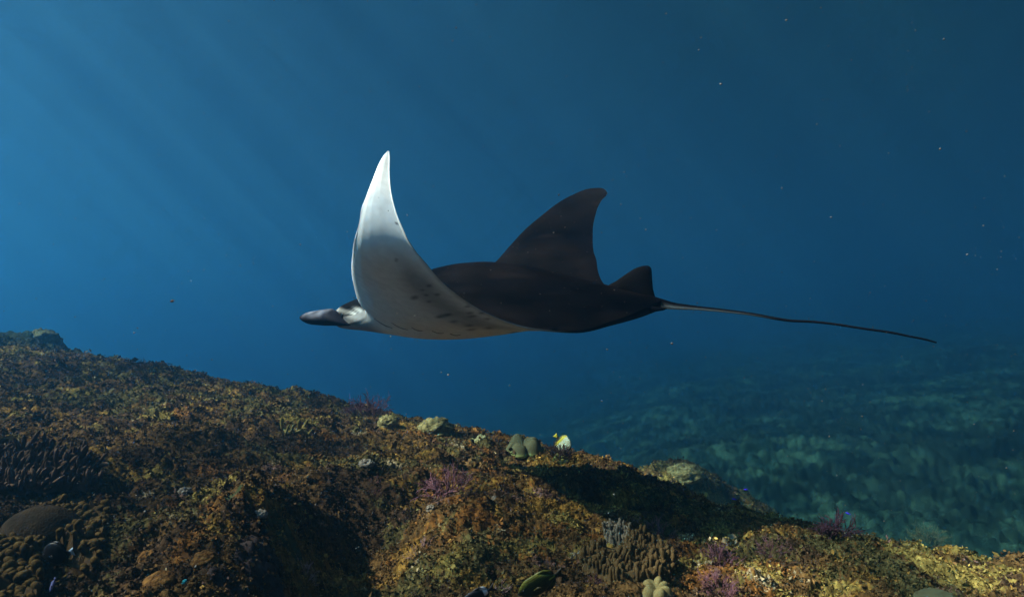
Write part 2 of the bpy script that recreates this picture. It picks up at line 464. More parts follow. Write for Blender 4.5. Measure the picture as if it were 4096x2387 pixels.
N /= np.linalg.norm(N, axis=2, keepdims=True) + 1e-9
if N[NS, NC // 2, 2] < 0: N = -N
wup = (np.exp(-(np.abs(SS) / 0.22) ** 2))[:, None, None]
N = N * (1 - wup) + np.array([0, 0, 1.0]) * wup
N /= np.linalg.norm(N, axis=2, keepdims=True) + 1e-9
top = M + N * T[..., None] * .5; bot = M - N * T[..., None] * .5
# melt the shoulders into the body
wsm = (np.exp(-((np.abs(SS) - .16) / .20) ** 2)[1:-1, None] * np.clip(np.minimum(cc_ / .10, (1 - cc_) / .08), 0, 1)[None])[..., None]
wsm2 = (smooth(.35, .5, np.abs(SS))[1:-1, None] * (1 - smooth(.93, .99, np.abs(SS)))[1:-1, None] * np.clip(np.minimum(cc_ / .05, (1 - cc_) / .05), 0, 1)[None])[..., None]
wsm = np.maximum(wsm, wsm2 * .8)
for sh in (top, bot):
    for _ in range(60):
        sh[1:-1] += wsm * .5 * (.5 * (sh[:-2] + sh[2:]) - sh[1:-1])

SPOTS = [(1658, 1190, 16, 9), (1717, 1143, 12, 6), (1705, 1180, 10, 5), (1750, 1178, 11, 5), (1715, 1206, 10, 5), (1690, 1160, 8, 4), (1775, 1262, 26, 8), (1795, 1258, 14, 6), (1815, 1286, 16, 6),
         (1755, 1268, 14, 5), (1880, 1252, 14, 5), (1888, 1265, 20, 5), (1875, 1302, 18, 6), (1885, 1318, 20, 5), (1925, 1252, 12, 4), (1950, 1275, 12, 4), (1955, 1312, 14, 5), (2055, 1330, 20, 4),
         (1870, 1226, 12, 4), (1930, 1228, 10, 4), (1585, 1040, 7, 5), (1594, 893, 14, 3), (1585, 894, 8, 4)]
def manta():
    root = bpy.data.objects.new('manta_ray', None); col.objects.link(root)
    root.location = MC
    tag(root, 'manta ray gliding left over the reef, white belly and near wing raised', 'manta ray')
    ns = len(SS)
    wt = loc2w(top[..., 0], top[..., 1], top[..., 2]); wb_ = loc2w(bot[..., 0], bot[..., 1], bot[..., 2])
    ring = np.concatenate([wt, wb_[:, -2:0:-1]], axis=1)            # around the chord
    nr = ring.shape[1]
    v = ring.reshape(-1, 3)
    i = np.arange(ns - 1)[:, None]; j = np.arange(nr)[None]
    a = i * nr + j; b = i * nr + (j + 1) % nr
    f = np.stack([a, b, b + nr, a + nr], -1).reshape(-1, 4)
    # ---- skin colour
    C = np.zeros((ns, nr, 3)); cidx = np.concatenate([np.arange(NC), np.arange(NC - 2, 0, -1)])
    isbot = np.concatenate([np.zeros(NC, bool), np.ones(NC - 2, bool)])
    cfrac = cc_[cidx][None].repeat(ns, 0); sfrac = np.abs(SS)[:, None].repeat(nr, 1)
    pw = v + MC
    nz = noise3(pw * 6.0).reshape(ns, nr); nz2 = noise3(pw * np.array([18, 18, 40.0])).reshape(ns, nr)
    dark = np.array([0.0028, 0.0018, 0.0014])[None, None] * (1 + 0.8 * nz + 0.35 * nz2 + 1.0 * smooth(.25, .6, noise3(pw * np.array([3.0, 9.0, 14.0]) + 4).reshape(ns, nr)))[..., None].clip(.35, 3.5)
    white = np.array([0.86, 0.85, 0.80])[None, None] * (1 + 0.06 * nz)[..., None]
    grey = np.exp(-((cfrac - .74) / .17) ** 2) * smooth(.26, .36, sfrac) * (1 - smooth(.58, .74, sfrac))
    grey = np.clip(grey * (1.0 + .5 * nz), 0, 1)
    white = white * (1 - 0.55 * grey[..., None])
    white = white * (1 - 0.62 * smooth(.42, .56, np.concatenate([top[..., 0], bot[:, -2:0:-1, 0]], 1)))[..., None]  # fades to grey towards the head: under-head shade painted into the white
    white = white * (1 - 0.35 * smooth(.94, .995, cfrac)[..., None])
    w = np.where(isbot[None], 1.0, 0.0) * np.ones((ns, 1))
    # dark dorsal colour folds round the rear margin; light edge along the front of the wings
    loc_f = np.concatenate([top[..., 0], bot[:, -2:0:-1, 0]], 1); loc_l = np.concatenate([top[..., 1], bot[:, -2:0:-1, 1]], 1)
    loc_z = np.concatenate([top[..., 2], bot[:, -2:0:-1, 2]], 1)
    w = w * (1 - 0.97 * smooth(-.42, -.60, loc_f) * (np.abs(loc_l) < .6))
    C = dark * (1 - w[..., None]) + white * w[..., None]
    C = C.reshape(-1, 3)
    # shoulder and cheek markings
    px = CX + F * pw[:, 0] / pw[:, 1]; py = CY - F * pw[:, 2] / pw[:, 1]
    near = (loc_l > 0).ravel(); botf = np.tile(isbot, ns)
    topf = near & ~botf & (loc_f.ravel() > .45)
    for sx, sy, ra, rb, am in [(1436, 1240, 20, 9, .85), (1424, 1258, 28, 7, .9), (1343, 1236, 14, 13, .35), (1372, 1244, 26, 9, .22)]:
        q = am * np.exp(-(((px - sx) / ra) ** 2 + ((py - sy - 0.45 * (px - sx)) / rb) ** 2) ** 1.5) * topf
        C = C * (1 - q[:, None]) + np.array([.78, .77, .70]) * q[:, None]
    hd = near & (loc_f.ravel() > .50)
    for sx, sy, ra, rb, am in [(1356, 1264, 34, 17, .9), (1395, 1283, 50, 14, .75), (1400, 1190, 60, 34, .5), (1330, 1290, 40, 14, .6)]:
        q = am * np.exp(-(((px - sx) / ra) ** 2 + ((py - sy - 0.25 * (px - sx)) / rb) ** 2) ** 1.5) * hd
        C = C * (1 - q[:, None]) + np.array([.018, .018, .020]) * q[:, None]
    for sx, sy, ra, rb in SPOTS:
        q = np.exp(-(((px - sx) / ra) ** 2 + ((py - sy + 0.15 * (px - sx)) / rb) ** 2) ** 2)
        q = q * near * botf
        C = C * (1 - 0.68 * q[:, None]) + np.array([.03, .03, .03]) * 0.68 * q[:, None]
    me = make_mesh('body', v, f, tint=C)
    me.update()
    skin = tint_mat('manta_skin', rough=0.6, spec=0.03, bump=0.12, bscale=260, bdist=0.002, var=0.08, vscale=30)
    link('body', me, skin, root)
    bvh = BVHTree.FromPolygons([Vector(p) for p in v], [tuple(int(k) for k in q) for q in f])
    eye0 = Vector(-MC)
    def hit(px_, py_):
        d = Vector(P(px_, py_, 1.0)); d.normalize()
        h = bvh.ray_cast(eye0, d)
        return (h[0], h[1]) if h[0] is not None else (None, None)
    # ---- gill slits: thin dark slits on the belly
    dm = plain_mat('gill_dark', (.008, .008, .01), (.02, .018, .018), rough=.6)
    for (x0, y0, x1, y1, wd) in [(1497, 1273, 1570, 1312, 6), (1566, 1290, 1632, 1318, 5), (1646, 1308, 1690, 1322, 4), (1728, 1322, 1775, 1331, 3.5), (1800, 1333, 1842, 1338, 3)]:
        pts, nrm = [], []
        for t in np.linspace(0, 1, 14):
            h, n = hit(x0 + (x1 - x0) * t, y0 + (y1 - y0) * t + 5 * math.sin(math.pi * t))
            if h is not None:
                if n.dot(eye0 - h) < 0: n = -n
                pts.append(h); nrm.append(n)
        if len(pts) < 4: continue
        vv, ff = [], []
        for k, (p, n) in enumerate(zip(pts, nrm)):
            tg = (pts[min(k + 1, len(pts) - 1)] - pts[max(k - 1, 0)]).normalized(); sd = n.cross(tg).normalized()
            hw = 0.5 * wd / F * 3.0 * (0.25 + math.sin(math.pi * (k + .3) / (len(pts) - .4))) * 0.9
            for off, lift in ((-hw, .0), (0, .0022), (hw, .0), (0, -.004)):
                vv.append(p + sd * off + n * lift)
        for k in range(len(pts) - 1):
            for q in range(4):
                ff.append((4 * k + q, 4 * k + (q + 1) % 4, 4 * k + 4 + (q + 1) % 4, 4 * k + 4 + q))
        link('gill_slit', make_mesh('gill_slit', vv, ff), dm, root)
    # ---- tail
    tp = [(2585, 1208), (2640, 1215), (2700, 1224), (2790, 1232), (2900, 1243), (3010, 1257), (3110, 1275), (3170, 1283), (3240, 1286), (3330, 1295), (3440, 1312), (3560, 1329), (3640, 1345), (3700, 1357), (3746, 1370)]
    rad = [.034, .024, .0145, .0092, .0074, .0064, .0058, .0054, .005, .0047, .0045, .0043, .004, .0036, .0026]
    c3 = np.array([loc2w(*solve(x, y, 0.0)) for x, y in tp])
    tt = np.linspace(0, 1, len(c3)); tq = np.linspace(0, 1, 90)
    cs = pchip(tt, c3, tq); rs = np.interp(tq, tt, rad)
    vv, ff, tc = [], [], []
    for k in range(len(cs)):
        tg = cs[min(k + 1, 89)] - cs[max(k - 1, 0)]; tg /= np.linalg.norm(tg)
        sd = np.cross(tg, [0, 0, 1]); sd /= np.linalg.norm(sd); up = np.cross(sd, tg)
        for q in range(12):
            an = 2 * math.pi * q / 12
            vv.append(cs[k] + rs[k] * (math.cos(an) * sd * .9 + math.sin(an) * up))
            w_ = math.exp(-((((an + math.pi) % (2 * math.pi) - math.pi) + .85) / .5) ** 2) * float(np.interp(tq[k], [.05, .10, .22, .34, .42], [0, 1, .8, .3, 0])) * max(0, 1 - 0 * q)
            tc.append(np.array([.003, .0025, .003]) * (1 - w_) + np.array([.75, .78, .75]) * w_)
    for k in range(89):
        for q in range(12):
            ff.append((12 * k + q, 12 * k + (q + 1) % 12, 12 * k + 12 + (q + 1) % 12, 12 * k + 12 + q))
    n0 = len(vv); vv += [cs[0], cs[-1]]; tc += [tc[0], tc[-1]]
    me = make_mesh('tail', vv, ff, tint=np.clip(np.array(tc), 0, 1))
    link('tail', me, skin, root)
    # ---- fins made from an outline: flat blade with rounded section
    def blade(name, outline, l_of, thick, mat_):
        """outline: closed list of pixels; l_of: sideways position; thin lens-shaped blade"""
        o = np.array(outline, float)
        # resample closed outline
        seg = np.concatenate([[0], np.cumsum(np.hypot(*np.diff(np.vstack([o, o[:1]]), axis=0).T))])
        t = np.linspace(0, seg[-1], 97)[:-1]
        ox = np.interp(t, seg, np.append(o[:, 0], o[0, 0])); oy = np.interp(t, seg, np.append(o[:, 1], o[0, 1]))
        for _ in range(2):
            ox = .25 * np.roll(ox, 1) + .5 * ox + .25 * np.roll(ox, -1); oy = .25 * np.roll(oy, 1) + .5 * oy + .25 * np.roll(oy, -1)
        cx, cy = ox.mean(), oy.mean()
        vv, ff = [], []
        rings = [1.0, .97, .9, .75, .55, .3]
        for side in (1, -1):
            for q, sc in enumerate(rings):
                for x_, y_ in zip(cx + (ox - cx) * sc, cy + (oy - cy) * sc):
                    l = l_of(x_, y_) + side * thick * math.sqrt(max(0, 1 - sc ** 2 * .999)) * (1 if q else 0)
                    vv.append(loc2w(*solve(x_, y_, l)))
            b0 = (0 if side == 1 else len(rings) * 96)
            for q in range(len(rings) - 1):
                for k in range(96):
                    e = (b0 + q * 96 + k, b0 + q * 96 + (k + 1) % 96, b0 + (q + 1) * 96 + (k + 1) % 96, b0 + (q + 1) * 96 + k)
                    ff.append(e if side == 1 else e[::-1])
            cidx_ = len(vv); vv.append(loc2w(*solve(cx, cy, l_of(cx, cy) + side * thick)))
            if side == 1: vv_c1 = cidx_
            else: pass
            if side == 1:
                # keep ring layout contiguous: move centre to the end later
                c1 = vv.pop()
        vv.insert(len(rings) * 96 * 2, c1)
        ca, cb = len(rings) * 96 * 2, len(rings) * 96 * 2 + 1
        for k in range(0, 96, 2):
            i0 = (len(rings) - 1) * 96; i1 = len(rings) * 96 + (len(rings) - 1) * 96
            ff.append((i0 + k, i0 + k + 1, i0 + (k + 2) % 96, ca)); ff.append((i1 + (k + 2) % 96, i1 + k + 1, i1 + k, cb))
        vv = np.array(vv)
        tint = np.array([.004, .003, .0026]) * np.ones((len(vv), 1))
        return link(name, make_mesh(name, vv, ff, tint=tint), mat_, root)
    blade('dorsal_fin', [(2420, 1150), (2438, 1137), (2462, 1126), (2500, 1098), (2538, 1074), (2565, 1064), (2585, 1061), (2600, 1064), (2607, 1076), (2608, 1110), (2612, 1157), (2621, 1188), (2630, 1212), (2560, 1215), (2480, 1190)],
          lambda x, y: -0.01, 0.016, skin)
    blade('pelvic_fin', [(2545, 1240), (2590, 1222), (2625, 1226), (2671, 1233), (2655, 1241), (2600, 1250), (2567, 1256)], lambda x, y: 0.11, 0.010, skin)
    blade('pelvic_fin', [(2570, 1232), (2600, 1222), (2635, 1226), (2660, 1230), (2630, 1238), (2590, 1243)], lambda x, y: -0.10, 0.010, skin)
    # ---- cephalic fins: rolled paddles in front of the mouth
    def cephalic(sign, stations):
        vv, ff, tc = [], [], []
        nq = 28
        for k, (f_, l_, z_, rz, rl) in enumerate(stations):
            for q in range(nq):
                an = 2 * math.pi * q / nq
                # crescent section: paddle rolled inwards
                bl = math.cos(an) * rl; bz = math.sin(an) * rz
                bl -= sign * 0.35 * rl * (math.sin(an) ** 2) * 0 
                lw = loc2w(f_ - 0.10 * bz, l_ + sign * (bl + 0.012 * math.cos(2 * an)), z_ + bz)
                vv.append(lw)
                w_ = 0.30 * max(0, math.sin(an + .5)) ** 2 * (1 + .8 * math.sin(k * 2.1 + an * 3)) * math.exp(-((k - 7) / 2.2) ** 2)  # pale sheen on the upper paddle, a highlight painted into the tint
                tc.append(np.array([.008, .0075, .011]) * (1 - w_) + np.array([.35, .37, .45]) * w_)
        K = len(stations)
        for k in range(K - 1):
            for q in range(nq):
                e = (nq * k + q, nq * k + (q + 1) % nq, nq * k + nq + (q + 1) % nq, nq * k + nq + q)
                ff.append(e)
        for base in (0, (K - 1) * nq):
            for q in range(0, nq // 2 - 1):
                ff.append((base + q, base + q + 1, base + nq - 2 - q, base + nq - 1 - q))
        me = make_mesh('cephalic_fin', vv, ff, tint=np.array(tc))
        return link('cephalic_fin', me, skin, root)
    def st(px_, yt, yb, l, rl):
        f_, _, zt = solve(px_, yt, l); _, _, zb = solve(px_, yb, l)
        return (f_, l, .5 * (zt + zb), .5 * (zt - zb), rl)
    S = [st(1425, 1292, 1303, .20, .020), st(1400, 1284, 1304, .212, .030), st(1375, 1272, 1304, .220, .036), st(1350, 1256, 1304, .224, .038), st(1330, 1239, 1303, .224, .038), st(1316, 1234, 1303, .220, .036), st(1296, 1236, 1303, .212, .035), st(1270, 1240, 1301, .205, .033), st(1246, 1244, 1299, .20, .031), st(1230, 1247, 1295, .195, .028), st(1222, 1249, 1291, .192, .026), st(1216, 1253, 1286, .189, .021), st(1213, 1257, 1280, .187, .014), st(1212, 1263, 1274, .186, .007)]
    cephalic(1, S)
    cephalic(-1, [(a_, -b_, c_ + .02, d_, e_) for a_, b_, c_, d_, e_ in S])
    # ---- eye on the side of the head
    for sgn, (ex, ey) in ((1, (1366, 1262)),):
        h, n = hit(ex, ey)
        if h is None: 
            h = Vector(loc2w(*solve(ex, ey, .225))); n = Vector(LV)
        if n.dot(eye0 - h) < 0: n = -n
        em = plain_mat('eye_dark', (.004, .004, .005), (.01, .01, .012), rough=.15, spec=.6, bump=0.0)
        u_ = np.linspace(0, math.pi, 9); w_ = np.linspace(0, 2 * math.pi, 17)[:-1]
        vv = np.array([[math.sin(a) * math.cos(b), math.sin(a) * math.sin(b), math.cos(a)] for a in u_ for b in w_]) * np.array([.017, .017, .006])
        ff = [(k * 16 + q, k * 16 + (q + 1) % 16, k * 16 + 16 + (q + 1) % 16, k * 16 + 16 + q) for k in range(8) for q in range(16)]
        rot = n.to_track_quat('Z', 'Y').to_matrix()
        vv = np.array([rot @ Vector(p) + h for p in vv])
        link('eye', make_mesh('eye', vv, ff), em, root)
manta()

# ------------------------------------------------------------------ fish
def fish(name, label, cat, L, centre, head_dir, roll_up, prof, width, paint, fins, res=(40, 28), group=None, rough=0.45):
    """prof: (x, top, bottom) along the body, x from snout 0 to tail root 1, heights as fractions of the length"""
    root = bpy.data.objects.new(name, None); col.objects.link(root)
    tag(root, label, cat, group)
    h = Vector(head_dir).normalized(); up = Vector(roll_up); up = (up - h * up.dot(h)).normalized(); side = up.cross(h)
    root.matrix_world = Matrix(((h.x, side.x, up.x, centre[0]), (h.y, side.y, up.y, centre[1]), (h.z, side.z, up.z, centre[2]), (0, 0, 0, 1)))
    prof = np.array(prof); nx, nq = res
    xs = 0.5 - 0.5 * np.cos(np.linspace(0, np.pi, nx)); xs[0] = 0.002
    tp = pchip(prof[:, 0], prof[:, 1:3], xs)
    blen = 0.82
    vv = []
    for k in range(nx):
        t, b = tp[k]; cz, hz = .5 * (t + b), .5 * (t - b)
        wy = width * max(0.04, (hz / np.ptp(prof[:, 1:3]) * 2)) ** 0.8 * 0.5
        for q in range(nq):
            an = 2 * math.pi * q / nq
            vv.append(((0.5 - xs[k] * blen), math.copysign(abs(math.cos(an)) ** 0.9, math.cos(an)) * wy, cz + math.sin(an) * hz))
    vv = np.array(vv)
    ff = [(nq * k + q, nq * k + (q + 1) % nq, nq * k + nq + (q + 1) % nq, nq * k + nq + q) for k in range(nx - 1) for q in range(nq)]
    for base in (0, (nx - 1) * nq):
        for q in range(nq // 2 - 1):
            ff.append((base + q, base + q + 1, base + nq - 2 - q, base + nq - 1 - q))
    def colour(v): return np.clip(np.array([paint((0.5 - p[0]) / blen, p[2]) for p in v]), 0, 1)
    m = tint_mat(name + '_skin', rough=rough, spec=0.35, bump=0.25, bscale=300, bdist=0.001, var=0.12, vscale=90)
    link('body', make_mesh('body', vv * L, ff, tint=colour(vv)), m, root)
    def fin(nm, outline, y0=0.0, tilt=0.0):
        o = np.array(outline, float); n = len(o); c = o.mean(0)
        th = 0.006
        w = []
        for sc, yy in ((1, 0), (0.55, th), (0.55, -th)):
            for p in c + (o - c) * sc:
                w.append((p[0], y0 + yy + tilt * (p[0] - o[0, 0]), p[1]))
        w += [(c[0], y0 + th + tilt * (c[0] - o[0, 0]), c[1]), (c[0], y0 - th + tilt * (c[0] - o[0, 0]), c[1])]
        w = np.array(w); f = []
        for k in range(n):
            k2 = (k + 1) % n
            f += [(k, k2, n + k2), (k, n + k2, n + k), (k2, k, 2 * n + k), (k2, 2 * n + k, 2 * n + k2), (n + k, n + k2, 3 * n), (2 * n + k2, 2 * n + k, 3 * n + 1)]
        link(nm, make_mesh(nm, w * L, f, tint=colour(w)), m, root)
    for nm, outline, y0, tilt in fins: fin(nm, outline, y0, tilt)
    em = bpy.data.materials.get('fish_eye') or plain_mat('fish_eye', (.004, .004, .004), (.02, .02, .02), rough=.15, spec=.6, bump=0)
    ke = int(np.argmin(np.abs(xs - 0.16))); t, b = tp[ke]; hz = .5 * (t - b); wy = width * max(0.04, (hz / np.ptp(prof[:, 1:3]) * 2)) ** 0.8 * 0.5
    for sg in (1, -1):
        u_ = np.linspace(0, math.pi, 7); w_ = np.linspace(0, 2 * math.pi, 11)[:-1]
        e = np.array([[math.sin(a) * math.cos(c), math.cos(a) * .45, math.sin(a) * math.sin(c)] for a in u_ for c in w_]) * 0.028 + np.array([0.5 - .16 * blen, sg * wy * .93, .5 * (t + b) + hz * .25])
        f = [(k * 10 + q, k * 10 + (q + 1) % 10, k * 10 + 10 + (q + 1) % 10, k * 10 + 10 + q) for k in range(6) for q in range(10)]
        link('eye', make_mesh('eye', e * L, f), em, root)
    return root

def std_fins(deep, tail=0.16, fork=0.05):
    return [('tail_fin', [(-.30, .035), (-.36, .07), (-.44, tail * .8), (-.50, tail), (-.50 + fork, tail * .4), (-.50 + fork * 1.3, 0), (-.50 + fork, -tail * .4), (-.50, -tail), (-.44, -tail * .8), (-.36, -.07), (-.30, -.035)], 0, 0),
            ('dorsal_fin', [(.22, deep * .78), (.12, deep * 1.12), (-.02, deep * 1.24), (-.14, deep * 1.20), (-.25, deep * .80), (-.29, .045), (-.18, deep * .40), (0, deep * .75)], 0, 0),
            ('anal_fin', [(.02, -deep * .85), (-.06, -deep * 1.18), (-.16, -deep * 1.15), (-.25, -deep * .75), (-.29, -.045), (-.16, -deep * .45)], 0, 0),
            ('pectoral_fin', [(.20, -.01), (.10, .04), (.04, .03), (.02, -.03), (.08, -.06), (.16, -.05)], .075, -.35),
            ('pectoral_fin', [(.20, -.01), (.10, .04), (.04, .03), (.02, -.03), (.08, -.06), (.16, -.05)], -.075, .35)]
DEEP = [(0, .015, -.015), (.06, .075, -.06), (.16, .15, -.13), (.32, .215, -.20), (.5, .225, -.215), (.68, .18, -.17), (.84, .095, -.09), (.94, .05, -.05), (1, .04, -.04)]
ROUND = [(0, .012, -.012), (.06, .06, -.055), (.14, .15, -.13), (.28, .27, -.25), (.48, .34, -.32), (.68, .31, -.29), (.84, .19, -.18), (.94, .065, -.065), (1, .05, -.05)]
SLIM = [(0, .012, -.012), (.08, .06, -.055), (.22, .11, -.10), (.42, .135, -.125), (.65, .11, -.10), (.85, .06, -.055), (1, .03, -.03)]

def p_butterfly(x, z):
    if x < .10: return (.38, .37, .15)
    if x < .20: return (.02, .02, .02)
    if x < .74: return (.44, .49, .36) if math.sin((x * 1.0 + z * 1.4) * 75) > -.75 else (.30, .35, .25)
    if x < .86: return (.34, .31, .04)
    if x < 1.02: return (.02, .02, .015)
    return (.36, .33, .03)
fish('butterflyfish', 'pale butterflyfish with yellow tail hovering behind a dark coral bush', 'fish', .150, P(2250, 1772, on_ground(2250, 1812)[1] - 0.02), (.66, -.25, -.68), (.55, 0, .8),
     ROUND, .13, p_butterfly, std_fins(.30, .11, .01), res=(48, 24))
def p_surgeon(x, z):
    s = math.sin(z * 190 + 2.5 * math.sin(x * 5))
    c = np.array([.040, .040, .008]) if s > .25 else np.array([.016, .013, .006])
    if z > .08: c = c * 1.25 + np.array([.010, .016, 0])
    if .80 < x < .97 and .0 < z < .03: c = np.array([.16, .20, .02])
    if x > .96: c = np.array([.010, .010, .008])
    return c
fish('surgeonfish', 'dark olive striped surgeonfish swimming head down over the reef', 'fish', .142, P(2166, 2329, 1.66), (-.88, -.10, -.40), (-.35, -.25, .85),
     DEEP, .13, p_surgeon, std_fins(.20, .13, .08), res=(60, 64))
def p_black(x, z):
    if .80 < x < .93 and z > -.06: return (.55, .58, .60)
    return (.010, .010, .014)
fish('damselfish', 'black damselfish with white tail patch at the bottom edge beside pink coral', 'fish', .105, P(1912, 2385, 1.56), (-.86, -.2, -.42), (-.3, -.3, .85),
     DEEP, .14, p_black, std_fins(.20, .15, .07), res=(44, 28), group='black damselfish')
def p_black2(x, z):
    if x > 1.06: return (.22, .27, .32)
    return (.006, .006, .008)
fish('damselfish', 'black damselfish with pale blue tail in front of the lobed leather coral', 'fish', .082, P(232, 2213, 1.36), (-.93, .1, -.16), (0, -.2, 1),
     ROUND, .15, p_black2, [q for q in std_fins(.30, .13, .03)], res=(40, 26), group='black damselfish')
def p_violet(x, z): return (.055, .02, .85)
for lab, px_, py_, d_, hd in (('tiny violet fish over the deep, right of the manta shadow, higher of two', 2984, 1957, 4.4, (-1, -.2, .1)),
                              ('tiny violet fish just above the dark reef edge, lower of two', 2937, 1995, 3.3, (-1, .3, .12)),
                              ('tiny violet fish alone over the teal bottom at far right', 3392, 2052, 3.6, (-.9, .2, .35))):
    fish('reef_fish', lab, 'fish', .030 * d_ / 4.0 * 1.05, P(px_, py_, min(d_, on_ground(px_, py_ + 25)[1] - .1)), hd, (0, 0, 1), SLIM, .13, p_violet, std_fins(.12, .09, .04), res=(20, 14), group='violet fish over the deep')
fish('reef_fish', 'tiny orange brown fish alone in open water left of the manta', 'fish', .030, P(690, 1204, 3.3), (-.95, .1, -.2), (0, 0, 1), DEEP, .15, lambda x, z: (.10, .045, .015), std_fins(.2, .12, .05), res=(20, 14))
fish('reef_fish', 'small lavender fish upright in the dark below the lobed leather coral', 'fish', .030, P(211, 2336, 1.30), (-.25, -.2, -1), (-1, 0, 0), SLIM, .12, lambda x, z: (.05, .055, .13), std_fins(.12, .09, .03), res=(20, 14))
fish('reef_fish', 'tiny turquoise fish near the bottom edge left of the dark gully', 'fish', .020, P(737, 2326, 1.40), (.7, -.2, .6), (-.5, 0, .8), DEEP, .14, lambda x, z: (.015, .16, .20), std_fins(.2, .12, .04), res=(20, 14))

# ------------------------------------------------------------------ corals
def lobe_mesh(name, h, r0, r1, bend, seed, rings=9, seg=10, bump=.12):
    R3 = np.random.default_rng(seed); vv = []
    t = np.linspace(0, 1, rings)
    for k in range(rings):
        prof = (r0 + (r1 - r0) * t[k]) * (math.sqrt(max(0, 1 - max(0, (t[k] - .62) / .38) ** 2)) if k < rings - 1 else 0.12)
        for q in range(seg):
            an = 2 * math.pi * q / seg
            rr = prof
            vv.append((rr * math.cos(an) + bend * t[k] ** 2 * h, rr * math.sin(an), t[k] * h))
    vv = np.array(vv)
    n = noise3(vv / r1 * .7 + seed * 3.7)
    rad = vv.copy(); rad[:, 2] = 0; rad[:, 0] -= bend * (vv[:, 2] / h) ** 2 * h
    vv = vv + rad * (n * bump * 3)[:, None]
    vv[:, 2] *= 1 + .15 * n
    ff = [(seg * k + q, seg * k + (q + 1) % seg, seg * k + seg + (q + 1) % seg, seg * k + seg + q) for k in range(rings - 1) for q in range(seg)]
    for q in range(seg // 2 - 1):
        b = (rings - 1) * seg; ff.append((b + q, b + q + 1, b + seg - 2 - q, b + seg - 1 - q))
    return make_mesh(name, vv, ff)

def inside(poly, x, y):
    c = False; n = len(poly)
    for i in range(n):
        x1, y1 = poly[i]; x2, y2 = poly[(i + 1) % n]
        if (y1 > y) != (y2 > y) and x < (x2 - x1) * (y - y1) / (y2 - y1) + x1: c = not c
    return c

def colony(name, label, cat, part, poly, n, meshes, mat, scale, tilt=.35, lean=(0, 0), mind=.01, seed=1, hump=0.0, group=None, base_mat=None, face_cam=0.0):
    """a coral of many fingers or lobes growing side by side on a low base; its outline lies on the reef"""
    R4 = random.Random(seed)
    xs = [p[0] for p in poly]; ys = [p[1] for p in poly]
    corners = np.array([on_ground(*p) for p in poly])
    c = corners.mean(0)
    root = bpy.data.objects.new(name, None); col.objects.link(root); root.location = c
    tag(root, label, cat, group)
    cxy = corners[:, :2].mean(0); rad = np.max(np.hypot(*(corners[:, :2] - cxy).T))
    wp = [tuple(p[:2]) for p in corners]
    pts = []; tries = 0
    x0, y0 = corners[:, :2].min(0); x1, y1 = corners[:, :2].max(0)
    while len(pts) < n and tries < n * 60:
        tries += 1
        x, y = R4.uniform(x0, x1), R4.uniform(y0, y1)
        if not inside(wp, x, y): continue
        if any((x - a) ** 2 + (y - b) ** 2 < mind * mind for a, b in pts): continue
        pts.append((x, y))
    def hgt(x, y):
        return hump * max(0, 1 - ((x - cxy[0]) ** 2 + (y - cxy[1]) ** 2) / rad ** 2)
    # base crust
    k = 18; vv = [(0, 0, float(ground(*cxy)[0]) - c[2] + hump + .004)]; vv[0] = (cxy[0] - c[0], cxy[1] - c[1], vv[0][2])
    m = len(wp) * 4; rim = []
    for i in range(len(wp)):
        for t in (0, .25, .5, .75):
            a, b = wp[i], wp[(i + 1) % len(wp)]; rim.append((a[0] + (b[0] - a[0]) * t, a[1] + (b[1] - a[1]) * t))
    for s_ in (.25, .5, .75, .92, 1.0):
        for (x, y) in rim:
            X, Y = cxy[0] + (x - cxy[0]) * s_, cxy[1] + (y - cxy[1]) * s_
            vv.append((X - c[0], Y - c[1], float(ground(X, Y)[0]) + hgt(X, Y) + (.006 if s_ < 1 else -.02) - c[2]))
    ff = []
    for q in range(m):
        ff.append((0, 1 + q, 1 + (q + 1) % m, 1 + (q + 1) % m))
        for r_ in range(4):
            ff.append((1 + r_ * m + q, 1 + (r_ + 1) * m + q, 1 + (r_ + 1) * m + (q + 1) % m, 1 + r_ * m + (q + 1) % m))
    bm_ = bpy.data.meshes.new('base'); bm_.from_pydata([tuple(map(float, v)) for v in vv], [], [f if f[2] != f[3] else f[:3] for f in ff]); bm_.update()
    link('base', bm_, base_mat or mat, root)
    for x, y in pts:
        g = ground_normal(x, y)
        d = (g + Vector((R4.gauss(0, tilt) + lean[0], R4.gauss(0, tilt) + lean[1] - face_cam, .4))).normalized()
        s = R4.uniform(*scale)
        o = link(part, R4.choice(meshes), mat, root)
        q = d.to_track_quat('Z', 'Y') @ Matrix.Rotation(R4.uniform(0, 6.28), 3, 'Z').to_quaternion()
        o.rotation_mode = 'QUATERNION'; o.rotation_quaternion = q
        o.location = (x - c[0], y - c[1], float(ground(x, y)[0]) + hgt(x, y) - .006 - c[2])
        o.scale = (s * R4.uniform(.85, 1.2), s * R4.uniform(.85, 1.2), s * R4.uniform(.8, 1.25))
    return root

